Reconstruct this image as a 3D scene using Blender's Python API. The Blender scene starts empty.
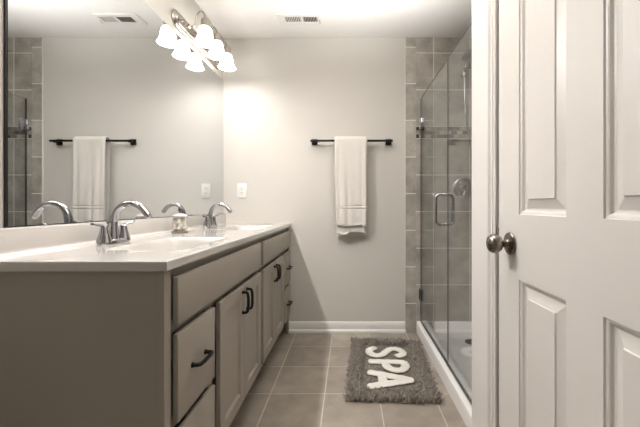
import bpy, bmesh, math, random
from mathutils import Vector, Matrix

random.seed(7)
S = bpy.context.scene
COL = S.collection
PI = math.pi

# ------------------------------------------------------------------ camera, world, lights, exposure
F_PX = 327.5
cam_d = bpy.data.cameras.new('camera')
cam_d.sensor_width = 36.0
cam_d.lens = 36.0 * F_PX / 640.0
cam_d.shift_x = -29.0 / 640.0
cam_d.shift_y = -8.0 / 640.0
cam_d.clip_start = 0.02
cam = bpy.data.objects.new('camera', cam_d)
COL.objects.link(cam)
cam.location = (0, 0, 1.05)
cam.rotation_euler = (PI / 2, 0, 0)
S.camera = cam

world = bpy.data.worlds.new('world')
S.world = world
world.use_nodes = True
world.node_tree.nodes['Background'].inputs[0].default_value = (1.0, 0.97, 0.95, 1)
world.node_tree.nodes['Background'].inputs[1].default_value = 0.06

# unseen spot added as fill, its light bounced off the ceiling
al = bpy.data.lights.new('ceiling_bounce_fill', 'SPOT')
al.spot_size = math.radians(105)
al.spot_blend = 0.8
al.shadow_soft_size = 0.15
al.energy = 68.0
al.color = (1.0, 0.995, 0.99)
alo = bpy.data.objects.new('ceiling_bounce_fill', al)
COL.objects.link(alo)
alo.location = (0.05, 1.12, 1.62)
alo.rotation_euler = (PI - 0.33, 0, 0)      # aims up and a little towards the back wall

LAMP_W = 0.58            # each bulb of the vanity light
SHADE_EMIT = 2.0

S.view_settings.view_transform = 'Standard'
S.view_settings.look = 'None'
S.view_settings.exposure = 2.08
S.view_settings.gamma = 1.0
S.view_settings.use_curve_mapping = False
S.cycles.use_denoising = True
S.cycles.max_bounces = 10
S.cycles.transparent_max_bounces = 16
S.cycles.caustics_reflective = False
S.cycles.caustics_refractive = False
S.cycles.sample_clamp_indirect = 4.0

# ------------------------------------------------------------------ materials
def lin(c):
    return tuple(((v / 255.0) / 12.92 if v / 255.0 <= 0.04045 else ((v / 255.0 + 0.055) / 1.055) ** 2.4) for v in c) + (1,)

def mat_base(name):
    m = bpy.data.materials.new(name)
    m.use_nodes = True
    nt = m.node_tree
    return m, nt, nt.nodes['Principled BSDF']

def simple(name, rgb, rough=0.5, metal=0.0, noise=0.0, nscale=60, bump=0.0, bscale=200, spec=0.5, coat=0.0, sheen=0.0):
    m, nt, p = mat_base(name)
    p.inputs['Roughness'].default_value = rough
    p.inputs['Metallic'].default_value = metal
    p.inputs['Specular IOR Level'].default_value = spec
    p.inputs['Coat Weight'].default_value = coat
    if sheen:
        p.inputs['Sheen Weight'].default_value = sheen
    tc = nt.nodes.new('ShaderNodeTexCoord')
    nz = nt.nodes.new('ShaderNodeTexNoise')
    nz.inputs['Scale'].default_value = nscale
    nz.inputs['Detail'].default_value = 4
    nt.links.new(tc.outputs['Object'], nz.inputs['Vector'])
    c = lin(rgb)
    mx = nt.nodes.new('ShaderNodeMix')
    mx.data_type = 'RGBA'
    mx.inputs[6].default_value = tuple(v * (1 - noise) for v in c[:3]) + (1,)
    mx.inputs[7].default_value = tuple(min(1, v * (1 + noise)) for v in c[:3]) + (1,)
    nt.links.new(nz.outputs['Fac'], mx.inputs[0])
    nt.links.new(mx.outputs[2], p.inputs['Base Color'])
    if bump:
        nb = nt.nodes.new('ShaderNodeTexNoise')
        nb.inputs['Scale'].default_value = bscale
        nb.inputs['Detail'].default_value = 3
        nt.links.new(tc.outputs['Object'], nb.inputs['Vector'])
        b = nt.nodes.new('ShaderNodeBump')
        b.inputs['Strength'].default_value = bump
        b.inputs['Distance'].default_value = 0.002
        nt.links.new(nb.outputs['Fac'], b.inputs['Height'])
        nt.links.new(b.outputs['Normal'], p.inputs['Normal'])
    return m

def tile(name, c1, c2, grout, w, h, u0, v0, plane, mortar=0.004, rough=0.35, mottle=0.18, mscale=9, offset=0.0, bump=0.4):
    """grid of tiles; plane picks the two world axes that carry the grid"""
    m, nt, p = mat_base(name)
    tc = nt.nodes.new('ShaderNodeTexCoord')
    sp = nt.nodes.new('ShaderNodeSeparateXYZ')
    nt.links.new(tc.outputs['Object'], sp.inputs[0])
    cb = nt.nodes.new('ShaderNodeCombineXYZ')
    for k, (ax, o) in enumerate(zip(plane, (u0, v0))):
        a = nt.nodes.new('ShaderNodeMath')
        a.operation = 'SUBTRACT'
        a.inputs[1].default_value = o - 40 * (w if k == 0 else h)
        nt.links.new(sp.outputs['XYZ'.index(ax)], a.inputs[0])
        nt.links.new(a.outputs[0], cb.inputs[k])
    br = nt.nodes.new('ShaderNodeTexBrick')
    br.offset = offset
    br.squash = 1.0
    br.inputs['Scale'].default_value = 1.0
    br.inputs['Brick Width'].default_value = w
    br.inputs['Row Height'].default_value = h
    br.inputs['Mortar Size'].default_value = mortar
    br.inputs['Mortar Smooth'].default_value = 0.15
    br.inputs['Bias'].default_value = 0.0
    br.inputs['Color1'].default_value = lin(c1)
    br.inputs['Color2'].default_value = lin(c2)
    br.inputs['Mortar'].default_value = lin(c1)
    nt.links.new(cb.outputs[0], br.inputs['Vector'])
    nz = nt.nodes.new('ShaderNodeTexNoise')
    nz.inputs['Scale'].default_value = mscale
    nz.inputs['Detail'].default_value = 6
    nz.inputs['Roughness'].default_value = 0.6
    nt.links.new(tc.outputs['Object'], nz.inputs['Vector'])
    rg = nt.nodes.new('ShaderNodeMapRange')
    rg.inputs[1].default_value = 0.3
    rg.inputs[2].default_value = 0.7
    rg.inputs[3].default_value = 1 - mottle
    rg.inputs[4].default_value = 1 + mottle
    nt.links.new(nz.outputs['Fac'], rg.inputs[0])
    mul = nt.nodes.new('ShaderNodeMix')
    mul.data_type = 'RGBA'
    mul.blend_type = 'MULTIPLY'
    mul.inputs[0].default_value = 1.0
    nt.links.new(br.outputs['Color'], mul.inputs[6])
    nt.links.new(rg.outputs[0], mul.inputs[7])
    mx = nt.nodes.new('ShaderNodeMix')
    mx.data_type = 'RGBA'
    nt.links.new(br.outputs['Fac'], mx.inputs[0])
    nt.links.new(mul.outputs[2], mx.inputs[6])
    mx.inputs[7].default_value = lin(grout)
    nt.links.new(mx.outputs[2], p.inputs['Base Color'])
    rr = nt.nodes.new('ShaderNodeMapRange')
    rr.inputs[3].default_value = rough
    rr.inputs[4].default_value = 0.85
    nt.links.new(br.outputs['Fac'], rr.inputs[0])
    nt.links.new(rr.outputs[0], p.inputs['Roughness'])
    bp = nt.nodes.new('ShaderNodeBump')
    bp.invert = True
    bp.inputs['Strength'].default_value = bump
    bp.inputs['Distance'].default_value = 0.003
    nt.links.new(br.outputs['Fac'], bp.inputs['Height'])
    nt.links.new(bp.outputs['Normal'], p.inputs['Normal'])
    return m

def glass(name, tint, rough=0.0, refl=1.0):
    """clear pane: see-through with mirror-like reflections that grow at grazing angles"""
    m = bpy.data.materials.new(name)
    m.use_nodes = True
    nt = m.node_tree
    nt.nodes.clear()
    out = nt.nodes.new('ShaderNodeOutputMaterial')
    tr = nt.nodes.new('ShaderNodeBsdfTransparent')
    tr.inputs[0].default_value = tint + (1,)
    gl = nt.nodes.new('ShaderNodeBsdfGlossy')
    gl.inputs['Roughness'].default_value = rough
    # Schlick reflectance from the angle between the view ray and the surface
    ge = nt.nodes.new('ShaderNodeNewGeometry')
    dt = nt.nodes.new('ShaderNodeVectorMath')
    dt.operation = 'DOT_PRODUCT'
    nt.links.new(ge.outputs['Normal'], dt.inputs[0])
    nt.links.new(ge.outputs['Incoming'], dt.inputs[1])
    def mth(op, a, b):
        n = nt.nodes.new('ShaderNodeMath')
        n.operation = op
        for k, v in enumerate((a, b)):
            if v is None:
                continue
            if isinstance(v, (int, float)):
                n.inputs[k].default_value = v
            else:
                nt.links.new(v, n.inputs[k])
        return n.outputs[0]
    f = mth('POWER', mth('SUBTRACT', 1.0, mth('ABSOLUTE', dt.outputs['Value'], None)), 5.0)
    f = mth('MULTIPLY', mth('ADD', mth('MULTIPLY', f, 0.96), 0.04), refl)
    mx = nt.nodes.new('ShaderNodeMixShader')
    nt.links.new(f, mx.inputs[0])
    nt.links.new(tr.outputs[0], mx.inputs[1])
    nt.links.new(gl.outputs[0], mx.inputs[2])
    nt.links.new(mx.outputs[0], out.inputs[0])
    return m

def lamp_glass(name, strength):
    m, nt, p = mat_base(name)
    p.inputs['Base Color'].default_value = (0.9, 0.88, 0.85, 1)
    p.inputs['Roughness'].default_value = 0.3
    p.inputs['Emission Color'].default_value = (1.0, 0.985, 0.965, 1)
    p.inputs['Emission Strength'].default_value = strength
    return m

M = {}
M['wall'] = simple('wall_paint', (204, 199, 191), 0.75, noise=0.015, nscale=3, bump=0.06, bscale=400, spec=0.25)
M['ceiling'] = simple('ceiling_paint', (232, 228, 223), 0.9, noise=0.03, nscale=40, bump=0.35, bscale=90, spec=0.1)
M['trim'] = simple('trim_paint', (226, 222, 217), 0.38, noise=0.01, nscale=8)
M['door'] = simple('door_paint', (221, 216, 210), 0.36, noise=0.012, nscale=5, bump=0.04, bscale=300)
M['cabinet'] = simple('cabinet_paint', (154, 146, 135), 0.42, noise=0.02, nscale=6)
M['counter'] = simple('cultured_marble', (188, 183, 177), 0.10, noise=0.012, nscale=5, coat=0.3)
M['black'] = simple('black_metal', (26, 24, 22), 0.38, metal=0.6, noise=0.05)
M['chrome'] = simple('chrome', (176, 176, 178), 0.06, metal=1.0)
M['nickel'] = simple('brushed_nickel', (178, 170, 160), 0.24, metal=1.0, noise=0.03, nscale=200)
M['darknickel'] = simple('aged_nickel', (128, 120, 111), 0.24, metal=1.0, noise=0.05, nscale=80)
M['darkmetal'] = simple('dark_shower_metal', (92, 90, 88), 0.3, metal=0.9, noise=0.05)
M['towel'] = simple('terry_cloth', (216, 210, 202), 0.95, noise=0.09, nscale=220, bump=1.0, bscale=330, spec=0.1, sheen=0.2)
M['shag'] = simple('shag_yarn', (150, 141, 131), 0.95, noise=0.35, nscale=45, spec=0.1, sheen=0.2)
M['matback'] = simple('mat_weave', (140, 132, 122), 0.95, noise=0.25, nscale=90, bump=0.9, bscale=250, spec=0.1)
M['whiteyarn'] = simple('white_yarn', (232, 227, 218), 0.95, noise=0.08, nscale=160, bump=0.9, bscale=350, spec=0.1, sheen=0.2)
M['plastic'] = simple('white_plastic', (232, 228, 222), 0.35)
M['slot'] = simple('slot_dark', (70, 66, 62), 0.6)
M['acrylic'] = simple('shower_acrylic', (244, 242, 239), 0.16, noise=0.01)
M['duct'] = simple('duct_dark', (70, 64, 58), 0.8)
M['vent'] = simple('vent_enamel', (226, 222, 216), 0.45)
M['cotton'] = simple('cotton', (238, 232, 222), 1.0, noise=0.06, nscale=60, bump=0.7, bscale=220, spec=0.05)
M['wood'] = simple('jar_base', (112, 102, 93), 0.5, noise=0.1, nscale=30)
M['jarlid'] = simple('jar_lid', (190, 184, 176), 0.2)
M['edge'] = simple('mirror_edge', (30, 28, 26), 0.4)
M['glass'] = glass('shower_glass', (0.950, 0.962, 0.966), refl=1.1)
M['jar'] = glass('jar_glass', (0.97, 0.97, 0.965), refl=0.8)
M['seal'] = simple('glass_edge_seal', (70, 73, 72), 0.3)
M['mirror'] = simple('mirror_silver', (222, 224, 225), 0.0, metal=1.0)
M['shade'] = lamp_glass('lit_frosted_shade', SHADE_EMIT)
M['bulb'] = lamp_glass('lit_bulb', 8.0)
M['floor'] = tile('floor_tile', (158, 148, 136), (147, 137, 126), (196, 187, 174), 0.302, 0.3065, -0.135, 2.440, 'XY', 0.0032, 0.42, 0.22, 6)
TILE1, TILE2, GROUT = (178, 171, 160), (163, 156, 146), (228, 223, 214)
M['tile_back_low'] = tile('shower_tile_low', TILE1, TILE2, GROUT, 0.300, 0.303, 0.700, 1.303, 'XZ', 0.0040, 0.3, 0.30, 8)
M['tile_back_high'] = tile('shower_tile_high', TILE1, TILE2, GROUT, 0.300, 0.305, 0.700, 2.007, 'XZ', 0.0040, 0.3, 0.30, 8)
M['tile_border'] = tile('border_tile', TILE1, TILE2, GROUT, 0.6, 0.303, 0.40, 1.452, 'XZ', 0.0040, 0.3, 0.30, 8)
M['tile_side'] = tile('shower_side_tile', TILE1, TILE2, GROUT, 0.300, 0.303, 1.45, 1.303, 'YZ', 0.0040, 0.3, 0.30, 8)
M['tile_end'] = tile('shower_end_tile', TILE1, TILE2, GROUT, 0.300, 0.303, 0.700, 1.303, 'XZ', 0.0040, 0.3, 0.30, 8)
M['mosaic'] = tile('mosaic_tile', (36, 32, 29), (186, 176, 160), (128, 121, 112), 0.048, 0.032, 0.556, 1.606, 'XZ', 0.0025, 0.12, 0.3, 25, offset=0.5)
M['mosaic_side'] = tile('mosaic_side_tile', (36, 32, 29), (186, 176, 160), (128, 121, 112), 0.048, 0.032, 1.45, 1.606, 'YZ', 0.0025, 0.12, 0.3, 25, offset=0.5)

# ------------------------------------------------------------------ mesh helpers (world coordinates)
def box(bm, x0, x1, y0, y1, z0, z1, bevel=0.0, seg=2):
    r = bmesh.ops.create_cube(bm, size=1.0)
    vs = r['verts']
    for v in vs:
        v.co = Vector(((x0 + x1) / 2 + v.co.x * (x1 - x0), (y0 + y1) / 2 + v.co.y * (y1 - y0), (z0 + z1) / 2 + v.co.z * (z1 - z0)))
    if bevel:
        es = list({e for v in vs for e in v.link_edges})
        bmesh.ops.bevel(bm, geom=es, offset=bevel, segments=seg, profile=0.5, affect='EDGES')

def frame_of(d):
    d = d.normalized()
    a = Vector((0, 0, 1)) if abs(d.z) < 0.9 else Vector((1, 0, 0))
    n = d.cross(a).normalized()
    return n, d.cross(n).normalized()

def tube(bm, pts, radii, seg=12, caps=True, flat=(1, 1), up=None):
    pts = [Vector(p) for p in pts]
    if not isinstance(radii, (list, tuple)):
        radii = [radii] * len(pts)
    rings = []
    n = None
    for i, p in enumerate(pts):
        d = (pts[min(i + 1, len(pts) - 1)] - pts[max(i - 1, 0)]).normalized()
        if up is not None:
            n = Vector(up) - d * d.dot(Vector(up))
            n.normalize()
            b = d.cross(n)
        elif n is None:
            n, b = frame_of(d)
        else:
            n = (n - d * n.dot(d)).normalized()
            b = d.cross(n)
        rings.append([bm.verts.new(p + (n * math.cos(2 * PI * k / seg) * flat[0] + b * math.sin(2 * PI * k / seg) * flat[1]) * radii[i]) for k in range(seg)])
    for a, c in zip(rings[:-1], rings[1:]):
        for k in range(seg):
            bm.faces.new((a[k], a[(k + 1) % seg], c[(k + 1) % seg], c[k]))
    if caps:
        bm.faces.new(rings[0][::-1])
        bm.faces.new(rings[-1])

def smooth_path(pts, n=6):
    """Catmull-Rom through the points"""
    P = [Vector(p) for p in pts]
    P = [P[0] * 2 - P[1]] + P + [P[-1] * 2 - P[-2]]
    out = []
    for i in range(1, len(P) - 2):
        for k in range(n):
            t = k / n
            out.append(0.5 * ((2 * P[i]) + (-P[i - 1] + P[i + 1]) * t + (2 * P[i - 1] - 5 * P[i] + 4 * P[i + 1] - P[i + 2]) * t * t + (-P[i - 1] + 3 * P[i] - 3 * P[i + 1] + P[i + 2]) * t ** 3))
    out.append(P[-2])
    return out

def lathe(bm, prof, c, axis='Z', seg=32, scale=(1, 1)):
    """prof = [(radius, along)], turned round the axis through c"""
    c = Vector(c)
    ax = {'X': (Vector((1, 0, 0)), Vector((0, 1, 0)), Vector((0, 0, 1))),
          'Y': (Vector((0, 1, 0)), Vector((0, 0, 1)), Vector((1, 0, 0))),
          'Z': (Vector((0, 0, 1)), Vector((1, 0, 0)), Vector((0, 1, 0)))}[axis]
    rings = []
    for r, h in prof:
        if r < 1e-6:
            rings.append([bm.verts.new(c + ax[0] * h)])
        else:
            rings.append([bm.verts.new(c + ax[0] * h + (ax[1] * math.cos(2 * PI * k / seg) * scale[0] + ax[2] * math.sin(2 * PI * k / seg) * scale[1]) * r) for k in range(seg)])
    for a, b in zip(rings[:-1], rings[1:]):
        for k in range(seg):
            if len(a) == 1 and len(b) == 1:
                continue
            if len(a) == 1:
                bm.faces.new((a[0], b[k], b[(k + 1) % seg]))
            elif len(b) == 1:
                bm.faces.new((a[k], a[(k + 1) % seg], b[0]))
            else:
                bm.faces.new((a[k], a[(k + 1) % seg], b[(k + 1) % seg], b[k]))
    for rg, rev in ((rings[0], True), (rings[-1], False)):
        if len(rg) > 2:
            bm.faces.new(rg[::-1] if rev else rg)

def prism(bm, poly, fn, a, b):
    """extrude a 2-D outline between a and b; fn(u, v, t) gives the 3-D point"""
    A = [bm.verts.new(fn(u, v, a)) for u, v in poly]
    B = [bm.verts.new(fn(u, v, b)) for u, v in poly]
    n = len(poly)
    for k in range(n):
        bm.faces.new((A[k], A[(k + 1) % n], B[(k + 1) % n], B[k]))
    bm.faces.new(A[::-1])
    bm.faces.new(B)

def grid(bm, rows):
    V = [[bm.verts.new(p) for p in r] for r in rows]
    for a, b in zip(V[:-1], V[1:]):
        for k in range(len(a) - 1):
            bm.faces.new((a[k], a[k + 1], b[k + 1], b[k]))
    return V

def link_mesh(name, bm, mat, parent=None, angle=40, origin=None, recalc=True):
    """one mesh object; the mesh is moved so that the object's origin is its thing's base"""
    if recalc:
        bmesh.ops.recalc_face_normals(bm, faces=bm.faces)
    o0 = Vector((0, 0, 0))
    if parent is not None:
        q = parent
        while q.parent is not None:
            q = q.parent
        o0 = Vector(q.location)
    elif origin is not None:
        o0 = Vector(origin)
    if o0.length:
        bmesh.ops.translate(bm, verts=bm.verts, vec=-o0)
    me = bpy.data.meshes.new(name)
    bm.to_mesh(me)
    bm.free()
    me.materials.append(mat)
    for p in me.polygons:
        p.use_smooth = True
    me.set_sharp_from_angle(angle=math.radians(angle))
    o = bpy.data.objects.new(name, me)
    COL.objects.link(o)
    if parent is not None:
        o.parent = parent
    elif origin is not None:
        o.location = origin
    return o

def tag(o, label, cat, group=None):
    o['label'] = label
    o['category'] = cat
    if group:
        o['group'] = group
    return o

def thing(name, label, cat, loc, group=None):
    e = bpy.data.objects.new(name, None)
    e.empty_display_size = 0.05
    COL.objects.link(e)
    e.location = loc
    return tag(e, label, cat, group)

def struct(name, bm, mat, label=None, parent=None, angle=40):
    o = link_mesh(name, bm, mat, parent, angle)
    if parent is None:
        o['kind'] = 'structure'
        if label:
            o['label'] = label
            o['category'] = name.split('_')[0]
    return o

def copy_thing(root, loc, label, group=None):
    r = root.copy()
    COL.objects.link(r)
    r.location = loc
    r['label'] = label
    if group:
        r['group'] = group
    def rec(src, dst):
        for ch in list(src.children):
            c = ch.copy()
            COL.objects.link(c)
            c.parent = dst
            rec(ch, c)
    rec(root, r)
    return r

def one(fn, *a, **k):
    bm = bmesh.new()
    fn(bm, *a, **k)
    return bm

# ------------------------------------------------------------------ room shell
XL, YB, ZC = -1.045, 2.72, 2.44
XR = 0.535                      # face of the right wall
YF = -1.3                       # room is open to the next room behind the camera
XS, YS = 1.42, 1.43             # far side and near end of the shower

struct('floor', one(box, XL - .1, XS + .1, YF, YB + .1, -.06, 0), M['floor'], 'taupe square tiled bathroom floor with pale grout')
struct('ceiling', one(box, XL - .1, XS + .1, YF, YB + .1, ZC, ZC + .06), M['ceiling'], 'white painted ceiling')
struct('wall_back', one(box, XL - .1, XS + .1, YB, YB + .1, 0, ZC), M['wall'], 'greige painted wall behind the towel bar')
struct('wall_left', one(box, XL - .1, XL, YF, YB, 0, ZC), M['wall'], 'greige wall carrying the mirror')
DY0, DY1, DZ = 0.318, 1.164, 2.045      # door opening
bm = bmesh.new()
box(bm, XR, XR + .11, DY1 + .004, 1.31, 0, ZC)
box(bm, XR, XR + .11, YF, DY0 - .004, 0, ZC)
box(bm, XR, XR + .11, DY0 - .004, DY1 + .004, DZ + .004, ZC)
struct('wall_right', bm, M['wall'], 'greige wall around the white panel door')
struct('wall_shower_front', one(box, XR, XS + .1, 1.31, YS - .008, 0, ZC), M['wall'], 'short greige wall closing the shower near the door')
struct('wall_shower_side', one(box, XS + .008, XS + .1, YS - .008, YB, 0, ZC), M['wall'], 'side wall inside the shower')

# tiled skins of the shower
TY = YB - .010
bm = bmesh.new(); box(bm, .556, XS, TY, YB, 0.0, 1.606)
struct('wall_shower_lower', bm, M['tile_back_low'], 'grey beige square wall tiles under the mosaic band')
bm = bmesh.new(); box(bm, .556, XS, TY, YB, 1.702, ZC)
struct('wall_shower_upper', bm, M['tile_back_high'], 'grey beige square wall tiles above the mosaic band')
bm = bmesh.new(); box(bm, .556, XS, TY - .001, YB, 1.606, 1.702)
struct('trim_1', bm, M['mosaic'], 'dark and light mosaic band across the shower wall')
bm = bmesh.new(); box(bm, .4635, .468, TY - .0005, YB, 0, ZC, .001, 1)  # white strip stands in for the highlight along the bullnose edge
struct('trim_7', bm, M['trim'], 'thin white strip painted as the edge highlight of the tile column')
bm = bmesh.new(); box(bm, .468, .556, TY, YB, 0, ZC, .002, 1)
struct('trim_2', bm, M['tile_border'], 'narrow column of tiles edging the shower wall')
bm = bmesh.new(); box(bm, XS, XS + .008, YS - .008, YB, 0, 1.606); box(bm, XS, XS + .008, YS - .008, YB, 1.702, ZC)
struct('wall_shower_far', bm, M['tile_side'], 'tiled far side of the shower')
bm = bmesh.new(); box(bm, XS - .001, XS + .008, YS - .008, YB, 1.606, 1.702)
struct('trim_3', bm, M['mosaic_side'], 'mosaic band on the far side of the shower')
bm = bmesh.new(); box(bm, .556, XS, YS - .008, YS, 0, ZC)
struct('wall_shower_end', bm, M['tile_end'], 'tiled near end of the shower')

# baseboard: ogee board and shoe moulding
BP = [(0, 0), (.024, 0), (.024, .008), (.021, .018), (.014, .025), (.012, .027), (.012, .060), (.010, .066), (.0085, .076), (.005, .083), (.002, .087), (0, .088)]
bm = bmesh.new(); prism(bm, BP, lambda u, v, t: (t, YB - u, v), -.497, .467)
struct('baseboard_back', bm, M['trim'], 'white baseboard with shoe moulding under the towel bar', angle=25)
bm = bmesh.new(); prism(bm, BP, lambda u, v, t: (XR - u, t, v), 1.262, YS - .008)
bm.free()
bm = bmesh.new(); prism(bm, BP, lambda u, v, t: (XL + u, t, v), YF, .88)
struct('baseboard_left', bm, M['trim'], 'white baseboard in front of the vanity', angle=25)

bm = bmesh.new(); box(bm, XR - .004, XR, 1.255, 1.418, 0, ZC, .001, 1)
struct('trim_6', bm, M['trim'], 'flat white trim board between the door casing and the shower')
# door casing (profiled) and jamb
CP = [(0, 0), (.010, 0), (.012, .002), (.012, .010), (.0075, .013), (.0075, .021), (.012, .024), (.012, .031), (.0095, .033), (.0105, .040), (.018, .046), (.0195, .052), (.0195, .088), (.016, .093), (0, .093)]
bm = bmesh.new()
prism(bm, CP, lambda u, v, t: (XR - u, DY1 + .010 + v * .98, t), 0, DZ + .10)
prism(bm, CP, lambda u, v, t: (XR - u, DY0 - .010 - v * .98, t), 0, DZ + .10)
prism(bm, CP, lambda u, v, t: (XR - u, t, DZ + .012 + v * .98), DY0 - .09, DY1 + .09)
struct('trim_4', bm, M['trim'], 'white moulded casing around the panel door', angle=12)
bm = bmesh.new()
box(bm, XR, XR + .11, DY1, DY1 + .02, 0, DZ + .02)
box(bm, XR, XR + .11, DY0 - .02, DY0, 0, DZ + .02)
box(bm, XR, XR + .11, DY0, DY1, DZ, DZ + .02)
box(bm, XR + .038, XR + .075, DY1 - .012, DY1, 0, DZ)      # stop
box(bm, XR + .038, XR + .075, DY0, DY0 + .012, 0, DZ)
struct('trim_5', bm, M['trim'], 'white door jamb')

# ------------------------------------------------------------------ panel door
def ring_panel(bm, y0, y1, z0, z1, X, prof):
    """prof = [(inset, depth)] from the face X inwards (+X)"""
    loops = []
    for ins, dep in prof:
        loops.append([bm.verts.new((X + dep, y, z)) for y, z in ((y0 + ins, z0 + ins), (y1 - ins, z0 + ins), (y1 - ins, z1 - ins), (y0 + ins, z1 - ins))])
    for a, b in zip(loops[:-1], loops[1:]):
        for k in range(4):
            bm.faces.new((a[k], a[(k + 1) % 4], b[(k + 1) % 4], b[k]))
    bm.faces.new(loops[-1])

def cell_face(bm, ys, zs, X, holes):
    for i in range(len(ys) - 1):
        for j in range(len(zs) - 1):
            if (i, j) in holes:
                continue
            bm.faces.new([bm.verts.new((X, y, z)) for y, z in ((ys[i], zs[j]), (ys[i + 1], zs[j]), (ys[i + 1], zs[j + 1]), (ys[i], zs[j + 1]))])

DX = .531
ys = [DY0 + .003, .458, .684, .801, 1.024, DY1 - .003]
zs = [.012, .24, .818, 1.022, 1.905, DZ - .004]
PP = [(0, 0), (.0015, .004), (.006, .005), (.009, .0065), (.0125, .013), (.017, .0145), (.019, .0145), (.046, .0055), (.0475, .0015)]
bm = bmesh.new()
for X, sgn in ((DX, 1), (DX + .035, -1)):
    cell_face(bm, ys, zs, X, {(1, 1), (1, 3), (3, 1), (3, 3)})
    for i in (1, 3):
        for j in (1, 3):
            ring_panel(bm, ys[i], ys[i + 1], zs[j], zs[j + 1], X, [(a, d * sgn) for a, d in PP])
ya, yb, za, zb = ys[0], ys[-1], zs[0], zs[-1]
for q in (((ya, za), (yb, za)), ((yb, za), (yb, zb)), ((yb, zb), (ya, zb)), ((ya, zb), (ya, za))):
    bm.faces.new([bm.verts.new(p) for p in ((DX, *q[0]), (DX, *q[1]), (DX + .035, *q[1]), (DX + .035, *q[0]))])
bmesh.ops.remove_doubles(bm, verts=bm.verts, dist=1e-5)
door = struct('door_1', bm, M['door'], 'white panel door with round nickel knob', angle=8)
KY, KZ = 1.075, .925
bm = bmesh.new()
lathe(bm, [(0, -.001), (.037, -.001), (.0375, -.004), (.035, -.008), (.024, -.011), (.015, -.013), (.012, -.016), (.0115, -.028), (.014, -.032), (.024, -.036), (.030, -.045), (.0315, -.054), (.030, -.063), (.024, -.071), (.013, -.0755), (0, -.0765)], (DX, KY, KZ), 'X', 40)
o = link_mesh('door_knob', bm, M['darknickel'], door); o['label'] = 'round brushed nickel door knob'
bm = bmesh.new(); box(bm, DX - .003, DX + .012, DY1 - .004, DY1 + .003, KZ + .015, KZ + .05, .001, 1)
o = link_mesh('latch_plate', bm, M['darknickel'], door)

# ------------------------------------------------------------------ vanity cabinet
FX, PX = -.498, -.481           # face frame plane, face of doors and drawers
CY0, CY1, CZT = .883, YB - .001, .8755
van = thing('vanity_cabinet', 'long taupe painted double vanity cabinet under the white countertop', 'cabinet', (-.77, 1.80, 0))
bm = bmesh.new()
box(bm, XL + .002, FX - .019, CY0 + .004, CY0 + .020, 0, CZT)
link_mesh('end_panel', bm, M['cabinet'], van)
bm = bmesh.new(); box(bm, XL + .002, FX - .019, CY1 - .016, CY1, 0, CZT)
link_mesh('end_panel', bm, M['cabinet'], van)
bm = bmesh.new(); box(bm, XL + .002, FX - .019, CY0 + .020, CY1 - .016, .11, .126)
link_mesh('cabinet_bottom', bm, M['cabinet'], van)
# face frame: near corner runs to the floor, rails and stiles
bm = bmesh.new()
box(bm, FX - .019, FX, CY0, CY0 + .034, .0, CZT, .001, 1)
box(bm, FX - .030, FX - .012, CY0 + .03, CY0 + .060, .0, CZT)
box(bm, FX - .019, FX, CY1 - .045, CY1, .0, CZT, .001, 1)
for yy in (1.20, 1.819, 2.437):
    box(bm, FX - .030, FX - .013, yy - .022, yy + .022, .115, CZT)
for z0, z1 in ((.84, CZT), (.68, .715), (.115, .165)):
    box(bm, FX - .030, FX - .012, CY0 + .02, CY1 - .02, z0, z1)
for y0, y1 in ((CY0 + .02, 1.20), (2.437, CY1 - .02)):
    box(bm, FX - .030, FX - .012, y0, y1, .405, .44)
link_mesh('face_frame', bm, M['cabinet'], van)
bm = bmesh.new(); box(bm, -.585, -.570, CY0 + .02, CY1 - .016, 0, .115)
link_mesh('toe_kick', bm, M['cabinet'], van)

def slab(y0, y1, z0, z1):
    bm = bmesh.new()
    box(bm, FX + .0005, PX, y0, y1, z0, z1, .0022, 2)
    return bm

def pull_bm(c, length, axis):
    """arched bar pull: two feet and a bowed bar"""
    bm = bmesh.new()
    h = length / 2
    prof = [(-h, .0), (-h, .010), (-h + .001, .018), (-h + .006, .0235), (-h + .016, .0255), (-h * .4, .027), (h * .4, .027), (h - .016, .0255), (h - .006, .0235), (h - .001, .018), (h, .010), (h, .0)]
    pts = []
    for a, d in prof:
        pts.append((c[0] + d, c[1] + (a if axis == 'Y' else 0), c[2] + (a if axis == 'Z' else 0)))
    sp = smooth_path(pts, 4)
    tube(bm, sp, [.0074] * len(sp), 10, True, (1.0, 0.85))
    for s in (-h, h):
        a = (c[0], c[1] + (s if axis == 'Y' else 0), c[2] + (s if axis == 'Z' else 0))
        lathe(bm, [(.0085, 0), (.0085, .003), (.006, .006), (.005, .008)], a, 'X', 14)
    return bm

def cab_door(y0, y1, z0, z1):
    bm = bmesh.new()
    prof = [(0, 0), (.052, 0), (.0545, -.0045), (.058, -.0065), (.060, -.0095)]
    b = .002
    yy, zz = (y0 + b, y1 - b), (z0 + b, z1 - b)
    ring_panel(bm, yy[0], yy[1], zz[0], zz[1], PX, prof)
    # sides with a small eased edge
    L1 = [(PX, y, z) for y, z in ((yy[0], zz[0]), (yy[1], zz[0]), (yy[1], zz[1]), (yy[0], zz[1]))]
    L2 = [(PX - b, y, z) for y, z in ((y0, z0), (y1, z0), (y1, z1), (y0, z1))]
    L3 = [(FX + .0005, y, z) for y, z in ((y0, z0), (y1, z0), (y1, z1), (y0, z1))]
    V = [[bm.verts.new(p) for p in L] for L in (L1, L2, L3)]
    for a, c in zip(V[:-1], V[1:]):
        for k in range(4):
            bm.faces.new((a[k], a[(k + 1) % 4], c[(k + 1) % 4], c[k]))
    bm.faces.new(V[2])
    bmesh.ops.remove_doubles(bm, verts=bm.verts, dist=1e-5)
    return bm

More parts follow.
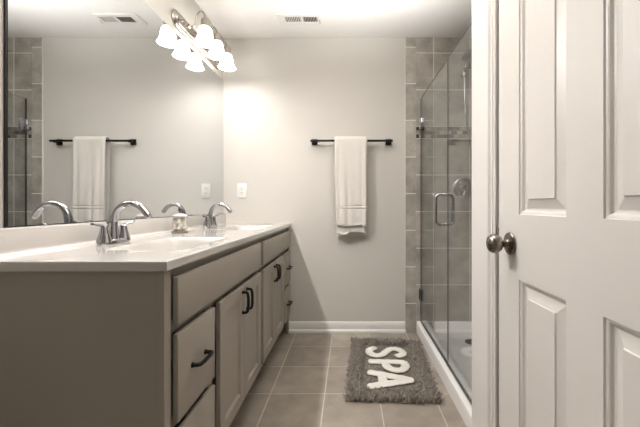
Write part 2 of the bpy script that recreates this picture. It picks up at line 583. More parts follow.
ZD0, ZD1 = .157, .686
for y0, y1 in ((.923, 1.793), (1.845, 2.690)):
    link_mesh('false_front', slab(y0, y1, .712, .848), M['cabinet'], van)
for y0, y1 in ((.923, 1.177), (2.461, 2.690)):
    for z0, z1 in ((.436, ZD1), (ZD0, .408)):
        d = link_mesh('drawer', slab(y0, y1, z0, z1), M['cabinet'], van)
        p = link_mesh('drawer_pull', pull_bm((PX, (y0 + y1) / 2, (z0 + z1) / 2), .090, 'Y'), M['black'], d)
        p['label'] = 'black arched pull'
for y0, y1, s in ((1.225, 1.5075, 1), (1.5105, 1.793, -1), (1.845, 2.1275, 1), (2.1305, 2.413, -1)):
    d = link_mesh('door', cab_door(y0, y1, ZD0, ZD1), M['cabinet'], van, 20)
    yy = (y1 - .028) if s > 0 else (y0 + .028)
    p = link_mesh('door_pull', pull_bm((PX, yy, .612), .092, 'Z'), M['black'], d)
    p['label'] = 'black arched pull'

# ------------------------------------------------------------------ countertop with two moulded basins
TX0, TX1, TY0, TY1, TZ = XL + .001, -.481, .866, YB - .001, .900
SINKS = [(-.700, 1.325), (-.700, 2.235)]
HX, HY, RC = .138, .225, .055

def sdf(x, y, s):
    qx, qy = abs(x - s[0]) - HX + RC, abs(y - s[1]) - HY + RC
    return math.hypot(max(qx, 0), max(qy, 0)) + min(max(qx, qy), 0) - RC

def ztop(x, y):
    z = TZ
    for s in SINKS:
        d = -sdf(x, y, s)
        if d > 0:
            t = min(1, d / .062)
            z -= .105 * (t * t * (3 - 2 * t)) ** 0.8
            if t >= 1:
                z -= .012 * min(1, (d - .062) / .08)
    # slightly raised no-drip lip on the exposed edges
    e = min(TX1 - x, y - TY0)
    if e < .022:
        t = max(0, min(1, (.022 - e) / .012))
        z += .0028 * t * t * (3 - 2 * t)
    # eased outer edge
    if e < .005:
        z -= .005 * (1 - math.sqrt(max(0, 1 - ((.005 - e) / .005) ** 2)))
    return z

def axis_vals(a, b, step, fine_at):
    n = round((b - a) / step)
    v = [a + (b - a) * k / n for k in range(n + 1)]
    v += [f for f in fine_at if a < f < b]
    return sorted(set(round(q, 5) for q in v))

fx = [TX1 - q for q in (.0005, .0012, .002, .003, .004, .005, .010, .013, .016, .019, .022)]
fy = [TY0 + q for q in (.0005, .0012, .002, .003, .004, .005, .010, .013, .016, .019, .022)]
gx = axis_vals(TX0, TX1, .008, fx)
gy = axis_vals(TY0, TY1, .008, fy)
top = thing('countertop', 'glossy white cultured marble countertop with two moulded sinks on the vanity', 'countertop', (-.763, 1.79, .8757))
bt, b1, b2 = bmesh.new(), bmesh.new(), bmesh.new()
bms = [bt, b1, b2]
caches = [{}, {}, {}]
def gv(which, i, j):
    c = caches[which]
    if (i, j) not in c:
        c[(i, j)] = bms[which].verts.new((gx[i], gy[j], ztop(gx[i], gy[j])))
    return c[(i, j)]
for i in range(len(gx) - 1):
    for j in range(len(gy) - 1):
        cx, cy = (gx[i] + gx[i + 1]) / 2, (gy[j] + gy[j + 1]) / 2
        w = 1 if sdf(cx, cy, SINKS[0]) < 0 else 2 if sdf(cx, cy, SINKS[1]) < 0 else 0
        bms[w].faces.new((gv(w, i, j), gv(w, i + 1, j), gv(w, i + 1, j + 1), gv(w, i, j + 1)))
ZB = .8757
def skirt(idx):
    up = [gv(0, i, j) for i, j in idx]
    mid = [bt.verts.new((v.co.x, v.co.y, ZB + .003)) for v in up]
    for k in range(len(up) - 1):
        bt.faces.new((up[k], up[k + 1], mid[k + 1], mid[k]))
    return mid
ni, nj = len(gx) - 1, len(gy) - 1
skirt([(ni, j) for j in range(nj + 1)])
skirt([(i, 0) for i in range(ni, -1, -1)])
# underside strips of the overhanging edge
box(bt, TX1 - .017, TX1 - .0006, TY0 + .0006, TY1, ZB, ZB + .004, .0008, 1)
box(bt, TX0, TX1 - .017, TY0 + .0006, TY0 + .017, ZB, ZB + .004)
link_mesh('worktop', bt, M['counter'], top, 55, recalc=False)
for b, s in ((b1, SINKS[0]), (b2, SINKS[1])):
    bs = link_mesh('basin', b, M['counter'], top, 80, recalc=False)
    zb = TZ - .117
    bm = bmesh.new()
    lathe(bm, [(0, .002), (.016, .002), (.021, .004), (.024, .003), (.025, -.001)], (s[0], s[1], zb), 'Z', 28)
    d = link_mesh('drain', bm, M['chrome'], bs); d['label'] = 'chrome drain'
bm = bmesh.new()
SP = [(0, .0), (.034, 0.0), (.034, .0015), (.028, .003), (.0245, .0065), (.023, .011), (.0225, .016), (.0225, .076), (.021, .080), (.018, .082), (0, .082)]
prism(bm, SP, lambda u, v, t: (TX0 + u, t, TZ + v), TY0, TY1)
link_mesh('backsplash', bm, M['counter'], top, 30)

# ------------------------------------------------------------------ mirror
mir = thing('mirror', 'large frameless wall mirror above the vanity backsplash', 'mirror', (XL, 1.85, TZ + .084))
bm = bmesh.new(); box(bm, XL + .001, XL + .007, .990, YB - .012, TZ + .084, 2.083)
link_mesh('mirror_edge', bm, M['edge'], mir)
bm = bmesh.new(); box(bm, XL + .007, XL + .0085, .995, YB - .014, TZ + .086, 2.081)
link_mesh('mirror_glass', bm, M['mirror'], mir)
for y in (1.20, 2.52):
    bm = bmesh.new(); box(bm, XL + .0015, XL + .012, y - .010, y + .010, 2.072, 2.088, .002, 1)
    link_mesh('mirror_clip', bm, M['nickel'], mir)

# ------------------------------------------------------------------ faucets
def faucet(loc, label):
    t = thing('faucet', label, 'faucet', loc, 'sink faucets')
    x, y, z = loc
    bm = bmesh.new()
    prof = [(.0, 0), (.036, 0), (.0355, .007), (.033, .013), (.028, .017), (0, .019)]
    lathe(bm, [(r * 1, h) for r, h in prof], loc, 'Z', 40, scale=(.80, 2.35))
    link_mesh('base_plate', bm, M['chrome'], t)
    bm = bmesh.new()
    sp = smooth_path([(x, y, z + .012), (x - .002, y, z + .05), (x - .001, y, z + .09), (x + .012, y, z + .128), (x + .038, y, z + .152), (x + .070, y, z + .158), (x + .102, y, z + .147), (x + .124, y, z + .126), (x + .135, y, z + .110)], 6)
    n = len(sp) - 1
    rad = [.0205 - .0065 * min(1, 2.4 * k / n) + .0015 * (k / n) for k in range(n + 1)]
    tube(bm, sp, rad, 20, True, (1.0, .82), up=(0, 1, 0))
    sp = link_mesh('spout', bm, M['chrome'], t)
    bm = bmesh.new()
    tube(bm, [(x + .135, y, z + .110), (x + .140, y, z + .101)], [.0120, .0105], 18)
    link_mesh('aerator', bm, M['chrome'], sp)
    bm = bmesh.new()
    tube(bm, [(x - .024, y, z + .012), (x - .024, y, z + .075)], .003, 10)
    lathe(bm, [(0, 0), (.006, .002), (.007, .008), (.004, .013), (0, .014)], (x - .024, y, z + .075), 'Z', 12)
    link_mesh('lift_rod', bm, M['chrome'], t)
    for s in (-1, 1):
        hy = y + s * .053
        bm = bmesh.new()
        lathe(bm, [(0, .006), (.027, .006), (.0255, .016), (.0205, .032), (.0160, .050), (.0142, .061), (.0130, .068), (.008, .072), (0, .073)], (x, hy, z), 'Z', 24)
        h = link_mesh('handle', bm, M['chrome'], t)
        bm = bmesh.new()
        lp = smooth_path([(x, hy, z + .068), (x, hy + s * .014, z + .073), (x + .001, hy + s * .030, z + .0755), (x + .002, hy + s * .048, z + .079), (x + .003, hy + s * .064, z + .082)], 5)
        m = len(lp) - 1
        tube(bm, lp, [.0075 + .0035 * math.sin(PI * min(1, k / m)) * (k / m) for k in range(m + 1)], 14, True, (.55, 1.0), up=(0, 0, 1))
        link_mesh('lever', bm, M['chrome'], h)
    return t

fa = faucet((-.945, 1.318, TZ), 'chrome two-handle faucet at the near sink, in front of the glass jar')
copy_thing(fa, (-.945, 2.235, TZ), 'chrome two-handle faucet at the far sink, nearest the outlet')

# ------------------------------------------------------------------ glass jar with cotton balls
JX, JY = -.937, 1.815
jar = thing('glass_jar', 'lidded clear glass jar of cotton balls standing between the two faucets', 'jar', (JX, JY, TZ))
bm = bmesh.new()
lathe(bm, [(0, .0005), (.0405, .0005), (.041, .003), (.041, .009), (.040, .010), (0, .010)], (JX, JY, TZ), 'Z', 36)
link_mesh('jar_base', bm, M['wood'], jar)
bm = bmesh.new()
lathe(bm, [(.0375, .0105), (.0385, .013), (.0385, .084), (.0395, .086), (.0395, .089), (.0365, .089), (.0362, .013), (0, .012)], (JX, JY, TZ), 'Z', 36)
link_mesh('jar_body', bm, M['jar'], jar)
bm = bmesh.new()
lathe(bm, [(.0, .0895), (.040, .0895), (.0405, .092), (.039, .095), (.032, .099), (.022, .104), (.012, .107), (0, .108)], (JX, JY, TZ), 'Z', 36)
lid = link_mesh('jar_lid', bm, M['jarlid'], jar); lid['label'] = 'pale lid'
bm = bmesh.new()
lathe(bm, [(.005, .107), (.004, .115), (.008, .120), (.0105, .127), (.008, .134), (0, .137)], (JX, JY, TZ), 'Z', 20)
link_mesh('lid_knob', bm, M['darkmetal'], lid)
ball = bmesh.new()
bmesh.ops.create_icosphere(ball, subdivisions=2, radius=.0125)
for v in ball.verts:
    v.co *= 1 + .10 * math.sin(9 * v.co.x * 40 + 2) * math.cos(7 * v.co.y * 40) + random.uniform(-.03, .03)
proto = None
k = 0
for layer in range(4):
    for a in range(5 if layer % 2 == 0 else 4):
        ang = a * 2 * PI / (5 if layer % 2 == 0 else 4) + layer * .6
        r = .0222
        loc = (JX + r * math.cos(ang), JY + r * math.sin(ang), TZ + .0235 + layer * .0165)
        if proto is None:
            proto = link_mesh('cotton_ball', ball, M['cotton'])
            proto.location = loc
            b = proto
        else:
            b = proto.copy()
            COL.objects.link(b)
            b.location = loc
        b.rotation_euler = (random.random() * 6, random.random() * 6, 0)
        tag(b, 'small white cotton ball heaped inside the lidded glass jar', 'cotton ball', 'cotton balls in the jar')
        k += 1

# ------------------------------------------------------------------ vanity light
VX, VY, VZ = XL, 2.275, 2.175
vl = thing('vanity_light', 'brushed nickel bar light with three lit bell shades above the mirror beside the back wall', 'wall light', (VX, VY, VZ))
def stadium(hy, hz, n=12):
    pts = []
    for k in range(n + 1):
        a = -PI / 2 + PI * k / n
        pts.append((hy - hz + hz * math.cos(a), hz * math.sin(a)))
    for k in range(n + 1):
        a = PI / 2 + PI * k / n
        pts.append((-hy + hz + hz * math.cos(a), hz * math.sin(a)))
    return pts
bm = bmesh.new()
lv = [(0.001, .350, .052), (.007, .350, .052), (.011, .346, .048), (.014, .338, .040), (.022, .334, .036), (.026, .329, .031)]
loops = [[bm.verts.new((VX + x, VY + u, VZ + v)) for u, v in stadium(hy, hz)] for x, hy, hz in lv]
for a, b in zip(loops[:-1], loops[1:]):
    for q in range(len(a)):
        bm.faces.new((a[q], a[(q + 1) % len(a)], b[(q + 1) % len(a)], b[q]))
bm.faces.new(loops[0][::-1]); bm.faces.new(loops[-1])
link_mesh('back_plate', bm, M['nickel'], vl, 30)
for y in (1.965, 2.172, 2.368, 2.575):
    bm = bmesh.new()
    lathe(bm, [(.010, .025), (.010, .032), (.014, .035), (.014, .043), (.009, .049), (0, .050)], (VX, y, VZ - .008), 'X', 18)
    link_mesh('finial', bm, M['nickel'], vl)
for y in (2.09, 2.275, 2.46):
    bm = bmesh.new()
    lathe(bm, [(.015, .025), (.015, .028), (.010, .031), (.007, .034)], (VX, y, 2.193), 'X', 18)
    ap = smooth_path([(VX + .026, y, 2.193), (VX + .046, y, 2.191), (VX + .060, y, 2.200), (VX + .067, y, 2.230), (VX + .077, y, 2.268), (VX + .098, y, 2.290), (VX + .119, y, 2.276), (VX + .128, y, 2.240)], 6)
    tube(bm, ap, .0055, 12)
    arm = link_mesh('arm', bm, M['nickel'], vl)
    SX = VX + .128
    bm = bmesh.new()
    lathe(bm, [(0, 2.246), (.012, 2.245), (.020, 2.239), (.026, 2.228), (.027, 2.194), (.029, 2.191), (.029, 2.186), (.024, 2.186), (0, 2.187)], (SX, y, 0), 'Z', 28)
    link_mesh('socket', bm, M['nickel'], arm)
    bm = bmesh.new()
    outp = [(.026, 2.188), (.033, 2.183), (.039, 2.170), (.042, 2.154), (.045, 2.136), (.049, 2.116), (.055, 2.099), (.0645, 2.084)]
    inn = [(r - .003, z) for r, z in outp[::-1]]
    rings = [[bm.verts.new((SX + r * math.cos(2 * PI * q / 36), y + r * math.sin(2 * PI * q / 36), z)) for q in range(36)] for r, z in outp + inn]
    for a, b in zip(rings[:-1], rings[1:]):
        for q in range(36):
            bm.faces.new((a[q], a[(q + 1) % 36], b[(q + 1) % 36], b[q]))
    sh = link_mesh('lamp_shade', bm, M['shade'], vl); sh['label'] = 'lit white frosted bell shade'
    bm = bmesh.new()
    lathe(bm, [(0, 2.135), (.008, 2.137), (.014, 2.144), (.016, 2.154), (.014, 2.163), (.011, 2.172), (.011, 2.186)], (SX, y, 0), 'Z', 20)
    link_mesh('bulb', bm, M['bulb'], sh)
    pl = bpy.data.lights.new('vanity_bulb_light', 'POINT')
    pl.energy = LAMP_W
    pl.color = (1.0, 0.99, 0.98)
    pl.shadow_soft_size = .03
    po = bpy.data.objects.new('vanity_bulb_light', pl)
    COL.objects.link(po)
    po.parent = vl
    po.location = (SX - VX, y - VY, 2.108 - VZ)

vl2 = copy_thing(vl, (VX, 1.345, VZ), 'brushed nickel bar light with three bell shades high above the near sink')
near_lamp = pl.copy()
near_lamp.energy = LAMP_W * 10.0
for c in vl2.children:
    if c.type == 'LIGHT':
        c.data = near_lamp

# ------------------------------------------------------------------ outlet
OX, OZ = -.888, 1.172
ou = thing('wall_outlet', 'white wall outlet on the back wall above the far end of the vanity', 'outlet', (OX, YB, OZ - .06))
bm = bmesh.new(); box(bm, OX - .038, OX + .038, YB - .006, YB - .0005, OZ - .060, OZ + .060, .0035, 2)
link_mesh('cover_plate', bm, M['plastic'], ou)
for dz in (-.0195, .0195):
    bm = bmesh.new(); lathe(bm, [(0, -.0085), (.0155, -.0085), (.0165, -.0075), (.0165, -.006)], (OX, YB, OZ + dz), 'Y', 24)
    rc = link_mesh('receptacle', bm, M['plastic'], ou)
    bm = bmesh.new()
    box(bm, OX - .0075, OX - .0050, YB - .0092, YB - .0080, OZ + dz - .002, OZ + dz + .007)
    box(bm, OX + .0050, OX + .0075, YB - .0092, YB - .0080, OZ + dz - .002, OZ + dz + .007)
    lathe(bm, [(0, -.0092), (.0025, -.0092), (.0025, -.008)], (OX, YB, OZ + dz - .008), 'Y', 10)
    link_mesh('slots', bm, M['slot'], rc)

# ------------------------------------------------------------------ towel bar and towel
BY, BZ = 2.658, 1.5755
tb = thing('towel_bar', 'matte black square towel bar on the greige back wall', 'towel bar', (.02, YB, 1.55))
bm = bmesh.new(); box(bm, -.314, .356, BY - .008, BY + .008, BZ - .008, BZ + .008, .0015, 1)
link_mesh('bar', bm, M['black'], tb)
for x in (-.285, .327):
    bm = bmesh.new()
    box(bm, x - .024, x + .024, YB - .010, YB - .0005, BZ - .024, BZ + .024, .002, 1)
    box(bm, x - .011, x + .011, BY + .006, YB - .009, BZ - .0115, BZ + .0115, .001, 1)
    link_mesh('bar_post', bm, M['black'], tb)

tw = bmesh.new()
def towel_sheet(bm, x0, x1, zf, zb, off, th, amp, seed, band=None):
    """folded cloth over the bar: front hem at zf, back hem at zb, off = clear distance from the bar, th = thickness"""
    rnd = random.Random(seed)
    ph = [rnd.uniform(0, 6.28) for _ in range(6)]
    path = []
    R = .009 + off
    nb = 26
    for k in range(nb):
        path.append((BY + R, zb + (BZ - zb) * k / nb, (0, 1), 1 - k / nb))
    for k in range(13):
        a = PI * k / 12
        path.append((BY + R * math.cos(a), BZ + R * math.sin(a), (math.cos(a), math.sin(a)), 0))
    nf = 230
    for k in range(1, nf + 1):
        path.append((BY - R, BZ - (BZ - zf) * k / nf, (-1, 0), k / nf))
    nx = 36
    def pt(i, q, layer):
        y, z, nrm, fall = path[i]
        u = q / nx
        x = x0 + (x1 - x0) * u
        x += (.5 - u) * .016 * fall + .004 * math.sin(5 * fall + ph[0]) * fall
        front = nrm[0] < -.5
        wav = amp * fall ** .7 * (math.sin(u * 9 + ph[1] + 1.2 * fall) + .6 * math.sin(u * 17 + ph[2] - 2 * fall))
        ed = min(u, 1 - u)
        rd = 1 - (1 - min(1, ed / .06)) ** 2
        t = th * (.35 + .65 * rd) * (1 if layer else 0)
        if band and front:
            zz = z
            for g in (1.048, 1.024):
                t -= .0065 * math.exp(-((zz - g) / .0035) ** 2) * (1 if layer else 0)
            if .955 < zz < 1.022:
                t -= .0012 * (1 if layer else 0)
        d = t
        yy = y + nrm[0 if True else 1] * 0
        yo = (nrm[0] if abs(nrm[0]) > .001 else 0)
        zo = nrm[1]
        # path normals: front (-1,0) means -Y; back (0,1) encodes +Y
        if nrm == (0, 1) and i < nb:
            yo, zo = 1, 0
        w = wav if front else wav * .3
        hem = 0
        if front and fall > .9:
            hem = .006 * math.sin(u * 6 + ph[3]) * (fall - .9) / .1
        return Vector((x, y + yo * d + (-abs(w) if front else 0), z + zo * d + hem))
    rows_o = [[pt(i, q, 1) for q in range(nx + 1)] for i in range(len(path))]
    rows_i = [[pt(i, q, 0) for q in range(nx + 1)] for i in range(len(path))]
    Vo = grid(bm, rows_o)
    Vi = grid(bm, [r for r in rows_i])
    for i in range(len(path) - 1):
        for q in (0, nx):
            bm.faces.new((Vo[i][q], Vo[i + 1][q], Vi[i + 1][q], Vi[i][q]))
    for i in (0, len(path) - 1):
        for q in range(nx):
            bm.faces.new((Vo[i][q], Vo[i][q + 1], Vi[i][q + 1], Vi[i][q]))
towel_sheet(tw, -.108, .138, .832, .86, .0035, .009, .002, 3)
towel_sheet(tw, -.116, .146, .896, .80, .0145, .012, .0095, 5, band=True)
# rolled inner hem peeping out under the front fold
sp = smooth_path([(-.085, BY - .034, .898), (-.03, BY - .036, .889), (.04, BY - .036, .893), (.10, BY - .034, .899)], 6)
tube(tw, sp, [.006] + [.0085] * (len(sp) - 2) + [.006], 10)
sp = smooth_path([(-.088, BY - .018, .836), (-.060, BY - .022, .822), (-.030, BY - .022, .820), (-.004, BY - .018, .833)], 6)
tube(tw, sp, [.006] + [.009] * (len(sp) - 2) + [.006], 10)
o = link_mesh('towel', tw, M['towel'], origin=(.015, BY, .82), angle=60)
tag(o, 'folded white terry hand towel hanging over the black bar', 'towel')

# ------------------------------------------------------------------ ceiling vent
vt = thing('ceiling_vent', 'white ceiling register with two dark slatted openings above the back wall', 'vent', (-.375, 2.437, ZC))
bm = bmesh.new()
vx0, vx1, vy0, vy1 = -.530, -.222, 2.365, 2.508
ix = [(-.474, -.358), (-.340, -.236)]
iy0, iy1 = 2.400, 2.474
zt, zb_ = ZC - .0005, ZC - .010
xs_ = [vx0 + .006, ix[0][0], ix[0][1], ix[1][0], ix[1][1], vx1 - .006]
box(bm, vx0, vx1, vy0, iy0, zb_, zt, .002, 1)
box(bm, vx0, vx1, iy1, vy1, zb_, zt, .002, 1)
box(bm, vx0, ix[0][0], iy0, iy1, zb_, zt, .001, 1)
box(bm, ix[0][1], ix[1][0], iy0, iy1, zb_, zt, .001, 1)
box(bm, ix[1][1], vx1, iy0, iy1, zb_, zt, .001, 1)
link_mesh('register_frame', bm, M['vent'], vt)
for (a, b), tilt in zip(ix, (1, -1)):
    bm = bmesh.new(); box(bm, a, b, iy0, iy1, ZC - .002, ZC - .0008)
    gr = link_mesh('opening', bm, M['duct'], vt)
    bm = bmesh.new()
    n = 9
    for k in range(n):
        x = a + (b - a) * (k + .5) / n
        w = .0021
        vs = [(x - w - .0004, zb_ + .001 if tilt > 0 else ZC - .003), (x - w + .0004, zb_ + .001 if tilt > 0 else ZC - .003), (x + w + .0004, ZC - .003 if tilt > 0 else zb_ + .001), (x + w - .0004, ZC - .003 if tilt > 0 else zb_ + .001)]
        prism(bm, vs, lambda u, v, t: (u, t, v), iy0, iy1)
    link_mesh('louvers', bm, M['vent'], gr)
bm = bmesh.new(); tube(bm, [(-.226, 2.44, zb_ + .002), (-.218, 2.44, zb_ - .004), (-.218, 2.47, zb_ - .006)], .002, 8)
link_mesh('damper_lever', bm, M['nickel'], vt)

# ------------------------------------------------------------------ shower tray
pan = thing('shower_tray', 'white acrylic shower tray with a raised curb beside the bath mat', 'shower tray', (.98, 2.07, 0))
Y0, Y1 = YS + .001, TY - .0005
CPF = [(.558, 0), (.558, .078), (.5595, .084), (.564, .0885), (.570, .090), (.612, .090), (.614, .097), (.620, .100), (.640, .100), (.648, .096), (.652, .088), (.656, .040), (.664, .031), (.69, .028), (.69, 0)]
bm = bmesh.new()
prism(bm, CPF, lambda u, v, t: (u, t, v), Y0, Y1)
link_mesh('curb', bm, M['acrylic'], pan, 30)
bm = bmesh.new()
box(bm, .690, XS - .001, Y0, Y1, 0, .012)
DRX, DRY = .93, 2.47
rows = []
for i in range(25):
    x = .690 + (XS - .001 - .690) * i / 24
    row = []
    for j in range(41):
        y = Y0 + (Y1 - Y0) * j / 40
        dd = min(XS - .001 - x, y - Y0, Y1 - y)
        rim = .088 if dd < .018 else (.028 + .060 * max(0, 1 - ((dd - .018) / .02)) ** 1.5 if dd < .038 else .028)
        bowl = .010 * max(0, 1 - math.hypot(x - DRX, y - DRY) / .6)
        row.append((x, y, rim - bowl * (1 if dd > .038 else 0)))
    rows.append(row)
grid(bm, rows)
link_mesh('tray_floor', bm, M['acrylic'], pan, 50)
bm = bmesh.new()
lathe(bm, [(0, 0.004), (.044, .004), (.052, .003), (.055, 0)], (DRX, DRY, .0195), 'Z', 32)
d = link_mesh('drain_cover', bm, M['darkmetal'], pan); d['label'] = 'round dark drain cover'

# ------------------------------------------------------------------ shower glass
GX0, GX1, GT = .5895, .5965, 1.932
SJ = 1.966
def pane(name, bm_args, parent):
    bm = bmesh.new(); box(bm, *bm_args)
    return link_mesh(name, bm, M['glass'], parent)
fp = thing('shower_glass_panel', 'fixed clear glass shower panel between the door casing and glass door', 'glass panel', (.593, 1.70, .09))
pane('pane', (GX0, GX1, YS + .002, SJ - .0035, .0935, GT), fp)
bm = bmesh.new(); box(bm, .584, .602, YS + .002, SJ - .003, .0903, .100); box(bm, .584, .602, YS + .0015, YS + .008, .0903, GT)
link_mesh('channel', bm, M['chrome'], fp)
bm = bmesh.new(); box(bm, GX0, GX1, SJ - .0035, SJ - .0005, .095, GT)
link_mesh('edge_seal', bm, M['seal'], fp)
bm = bmesh.new(); box(bm, GX0 + .0015, GX1 - .0015, YS + .002, SJ - .0035, GT, GT + .001)
link_mesh('top_edge', bm, M['seal'], fp)
gd = thing('shower_door', 'hinged clear glass shower door with chrome loop handle beside the back wall', 'shower door', (.593, 2.34, .09))
pane('pane', (GX0, GX1, SJ + .0005, TY - .012, .1045, GT), gd)
bm = bmesh.new(); box(bm, GX0 + .0015, GX1 - .0015, SJ + .0005, TY - .012, GT, GT + .001)
link_mesh('top_edge', bm, M['seal'], gd)
bm = bmesh.new(); box(bm, .585, .601, SJ + .002, TY - .013, .0975, .1045)
link_mesh('door_sweep', bm, M['darkmetal'], gd)
bm = bmesh.new(); box(bm, GX0, GX1, TY - .012, TY - .004, .1045, GT)
link_mesh('edge_seal', bm, M['seal'], gd)
for z in (.318, 1.715):
    bm = bmesh.new()
    box(bm, .584, .602, TY - .060, TY - .016, z - .045, z + .045, .003, 2)
    box(bm, .578, .608, TY - .010, TY - .0005, z - .045, z + .045, .002, 1)
    tube(bm, [(.593, TY - .016, z - .045), (.593, TY - .016, z + .045)], .008, 14)
    h = link_mesh('hinge', bm, M['chrome'] if z > 1 else M['darkmetal'], gd)
HYc, HZ0, HZ1 = 2.035, .932, 1.118
bm = bmesh.new()
for sgn, xg in ((-1, GX0), (1, GX1)):
    o_ = .050
    P = [(xg, HYc, HZ0), (xg + sgn * (o_ - .025), HYc, HZ0), (xg + sgn * (o_ - .008), HYc, HZ0 + .007), (xg + sgn * o_, HYc, HZ0 + .026), (xg + sgn * o_, HYc, (HZ0 + HZ1) / 2), (xg + sgn * o_, HYc, HZ1 - .026), (xg + sgn * (o_ - .008), HYc, HZ1 - .007), (xg + sgn * (o_ - .025), HYc, HZ1), (xg, HYc, HZ1)]
    tube(bm, smooth_path(P, 5), .0092, 16)
    for z in (HZ0, HZ1):
        lathe(bm, [(.013, 0), (.013, sgn * .004), (.010, sgn * .006)], (xg, HYc, z), 'X', 18)
h = link_mesh('handle', bm, M['chrome'], gd); h['label'] = 'chrome loop handle through the glass'

# ------------------------------------------------------------------ shower valve and head
SVX, SVZ = .945, 1.195
sv = thing('shower_valve', 'round chrome shower valve on the tiled wall, seen through the glass', 'shower valve', (SVX, TY, SVZ))
bm = bmesh.new(); lathe(bm, [(0, -.001), (.085, -.001), (.086, -.004), (.080, -.010), (.060, -.013), (.040, -.014), (.038, -.020), (0, -.020)], (SVX, TY, SVZ), 'Y', 48)
link_mesh('escutcheon', bm, M['chrome'], sv)
bm = bmesh.new(); lathe(bm, [(.034, -.020), (.034, -.040), (.030, -.046), (.024, -.056), (0, -.058)], (SVX, TY, SVZ), 'Y', 32)
kb = link_mesh('knob', bm, M['chrome'], sv)
bm = bmesh.new(); tube(bm, [(SVX, TY - .048, SVZ - .01), (SVX - .006, TY - .052, SVZ - .04), (SVX - .012, TY - .056, SVZ - .068)], [.010, .009, .007], 14)
link_mesh('lever', bm, M['chrome'], kb)

shd = thing('rain_shower', 'dark round rain shower head with hose high on the tiled wall', 'shower head', (SVX, TY, 2.0))
bm = bmesh.new()
lathe(bm, [(.030, -.0005), (.030, -.004), (.018, -.012), (.010, -.014)], (SVX + .04, TY, 2.208), 'Y', 24)
ap = smooth_path([(SVX + .04, TY - .010, 2.208), (SVX + .04, TY - .06, 2.243), (SVX + .04, TY - .11, 2.283), (SVX + .04, TY - .145, 2.293), (SVX + .04, TY - .155, 2.273)], 6)
tube(bm, ap, .0095, 14)
link_mesh('shower_arm', bm, M['chrome'], shd)
bm = bmesh.new()
hz = 2.208
lathe(bm, [(0, hz), (.095, hz), (.101, hz + .004), (.102, hz + .010), (.096, hz + .022), (.078, hz + .040), (.050, hz + .054), (.022, hz + .061), (.016, hz + .070), (0, hz + .071)], (SVX + .04, TY - .155, 0), 'Z', 48)
link_mesh('rain_head', bm, M['darkmetal'], shd)
bm = bmesh.new()
tube(bm, [(SVX - .012, TY - .0005, 2.115), (SVX - .012, TY - .055, 2.115)], .011, 14)
lathe(bm, [(.016, 2.09), (.019, 2.10), (.019, 2.13), (.015, 2.14)], (SVX - .012, TY - .06, 0), 'Z', 20)
link_mesh('hose_bracket', bm, M['chrome'], shd)
bm = bmesh.new()
hp = smooth_path([(SVX - .012, TY - .06, 2.09), (SVX - .010, TY - .062, 1.95), (SVX - .004, TY - .062, 1.83), (SVX + .010, TY - .060, 1.70), (SVX + .035, TY - .058, 1.56), (SVX + .075, TY - .056, 1.45), (SVX + .12, TY - .054, 1.42), (SVX + .15, TY - .052, 1.50), (SVX + .14, TY - .050, 1.75), (SVX + .09, TY - .045, 2.0), (SVX + .055, TY - .020, 2.195)], 8)
tube(bm, hp, .0065, 10)
link_mesh('hose', bm, M['chrome'], shd)

# ------------------------------------------------------------------ bath mat
MX0, MX1, MY0, MY1 = .008, .508, 1.755, 2.515
mat_t = thing('bath_mat', 'grey shaggy bath mat with white SPA lettering on the tiled floor', 'bath mat', ((MX0 + MX1) / 2, (MY0 + MY1) / 2, 0))
bm = bmesh.new(); box(bm, MX0 + .012, MX1 - .012, MY0 + .012, MY1 - .012, .0005, .012, .004, 2)
link_mesh('mat_base', bm, M['matback'], mat_t)
bm = bmesh.new()
rng = random.Random(11)
BW = .075
def blade(x, y, z, h, lean, ang, w):
    d = Vector((math.cos(ang), math.sin(ang), 0))
    s = Vector((-d.y, d.x, 0))
    p0 = Vector((x, y, z))
    p1 = p0 + d * lean * .45 + Vector((0, 0, h * .75))
    p2 = p0 + d * lean + Vector((0, 0, h))
    p3 = p2 + d * lean * .5 - Vector((0, 0, h * .35))
    A = []
    for p, ww in ((p0, w), (p1, w * 1.1), (p2, w)):
        A.append([bm.verts.new(p + s * ww), bm.verts.new(p - s * ww * .5 + d * ww * .8), bm.verts.new(p - s * ww * .5 - d * ww * .8)])
    tip = bm.verts.new(p3)
    for a, b in zip(A[:-1], A[1:]):
        for k in range(3):
            bm.faces.new((a[k], a[(k + 1) % 3], b[(k + 1) % 3], b[k]))
    for k in range(3):
        bm.faces.new((A[2][k], A[2][(k + 1) % 3], tip))
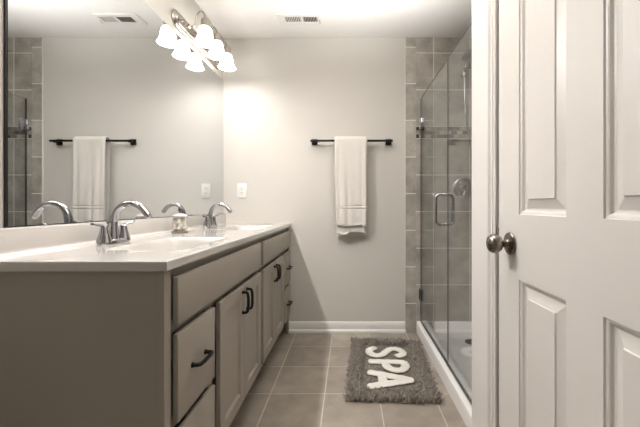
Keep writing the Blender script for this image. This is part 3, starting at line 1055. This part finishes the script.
for _ in range(11000):
    x, y = rng.uniform(MX0, MX1), rng.uniform(MY0, MY1)
    e = min(x - MX0, MX1 - x, y - MY0, MY1 - y)
    border = e < BW
    right = (x > MX0 + .40)
    clump = math.sin(x * 190 + 3 * math.sin(y * 90)) * math.sin(y * 170 + 2 * math.sin(x * 120))
    if border:
        if clump < -.25 and rng.random() < .8:
            continue
        h = (rng.uniform(.020, .040) + .008 * clump) * (1.0 if not right else .8)
        blade(x, y, .003, h, rng.uniform(.008, .024), rng.uniform(0, 6.28), rng.uniform(.0028, .0048))
    else:
        blade(x, y, .007, rng.uniform(.006, .012), rng.uniform(.003, .010), rng.uniform(0, 6.28), rng.uniform(.002, .0035))
sg = link_mesh('shag_pile', bm, M['shag'], mat_t, 60)
sg['kind'] = 'stuff'
LX0, LH = .122, .262
def letter(strokes, y_start, rad):
    bm = bmesh.new()
    for st in strokes:
        pts = [(LX0 + v, y_start - u, .025) for u, v in st]
        sp = smooth_path(pts, 7) if len(pts) > 2 else [Vector(p) for p in (pts[0], ((pts[0][0] + pts[1][0]) / 2, (pts[0][1] + pts[1][1]) / 2, .025), pts[1])]
        d0 = (sp[0] - sp[1]).normalized() * rad * .5
        d1 = (sp[-1] - sp[-2]).normalized() * rad * .5
        sp = [sp[0] + d0] + sp + [sp[-1] + d1]
        n = len(sp)
        tube(bm, sp, [rad * .6] + [rad * (1 + .06 * math.sin(k * 1.7)) for k in range(1, n - 1)] + [rad * .6], 12, True, (.32, 1.0), up=(0, 0, 1))
    o = link_mesh('letter', bm, M['whiteyarn'], mat_t, 60)
    o['label'] = 'white tufted letter'
letter([[(.140, .205), (.110, .243), (.065, .240), (.030, .205), (.038, .160), (.080, .130), (.125, .100), (.138, .055), (.105, .018), (.055, .016), (.022, .050)]], 2.392, .027)
letter([[(.022, .020), (.022, .130), (.022, .235)], [(.022, .235), (.075, .243), (.122, .215), (.126, .165), (.085, .125), (.022, .118)]], 2.188, .028)
letter([[(.020, .016), (.060, .140), (.098, .256)], [(.098, .256), (.136, .140), (.178, .016)], [(.055, .090), (.145, .090)]], 2.045, .028)
mat_t.rotation_euler = (0, 0, -.055)
mat_t.location = (mat_t.location.x - .003, mat_t.location.y - .018, 0)
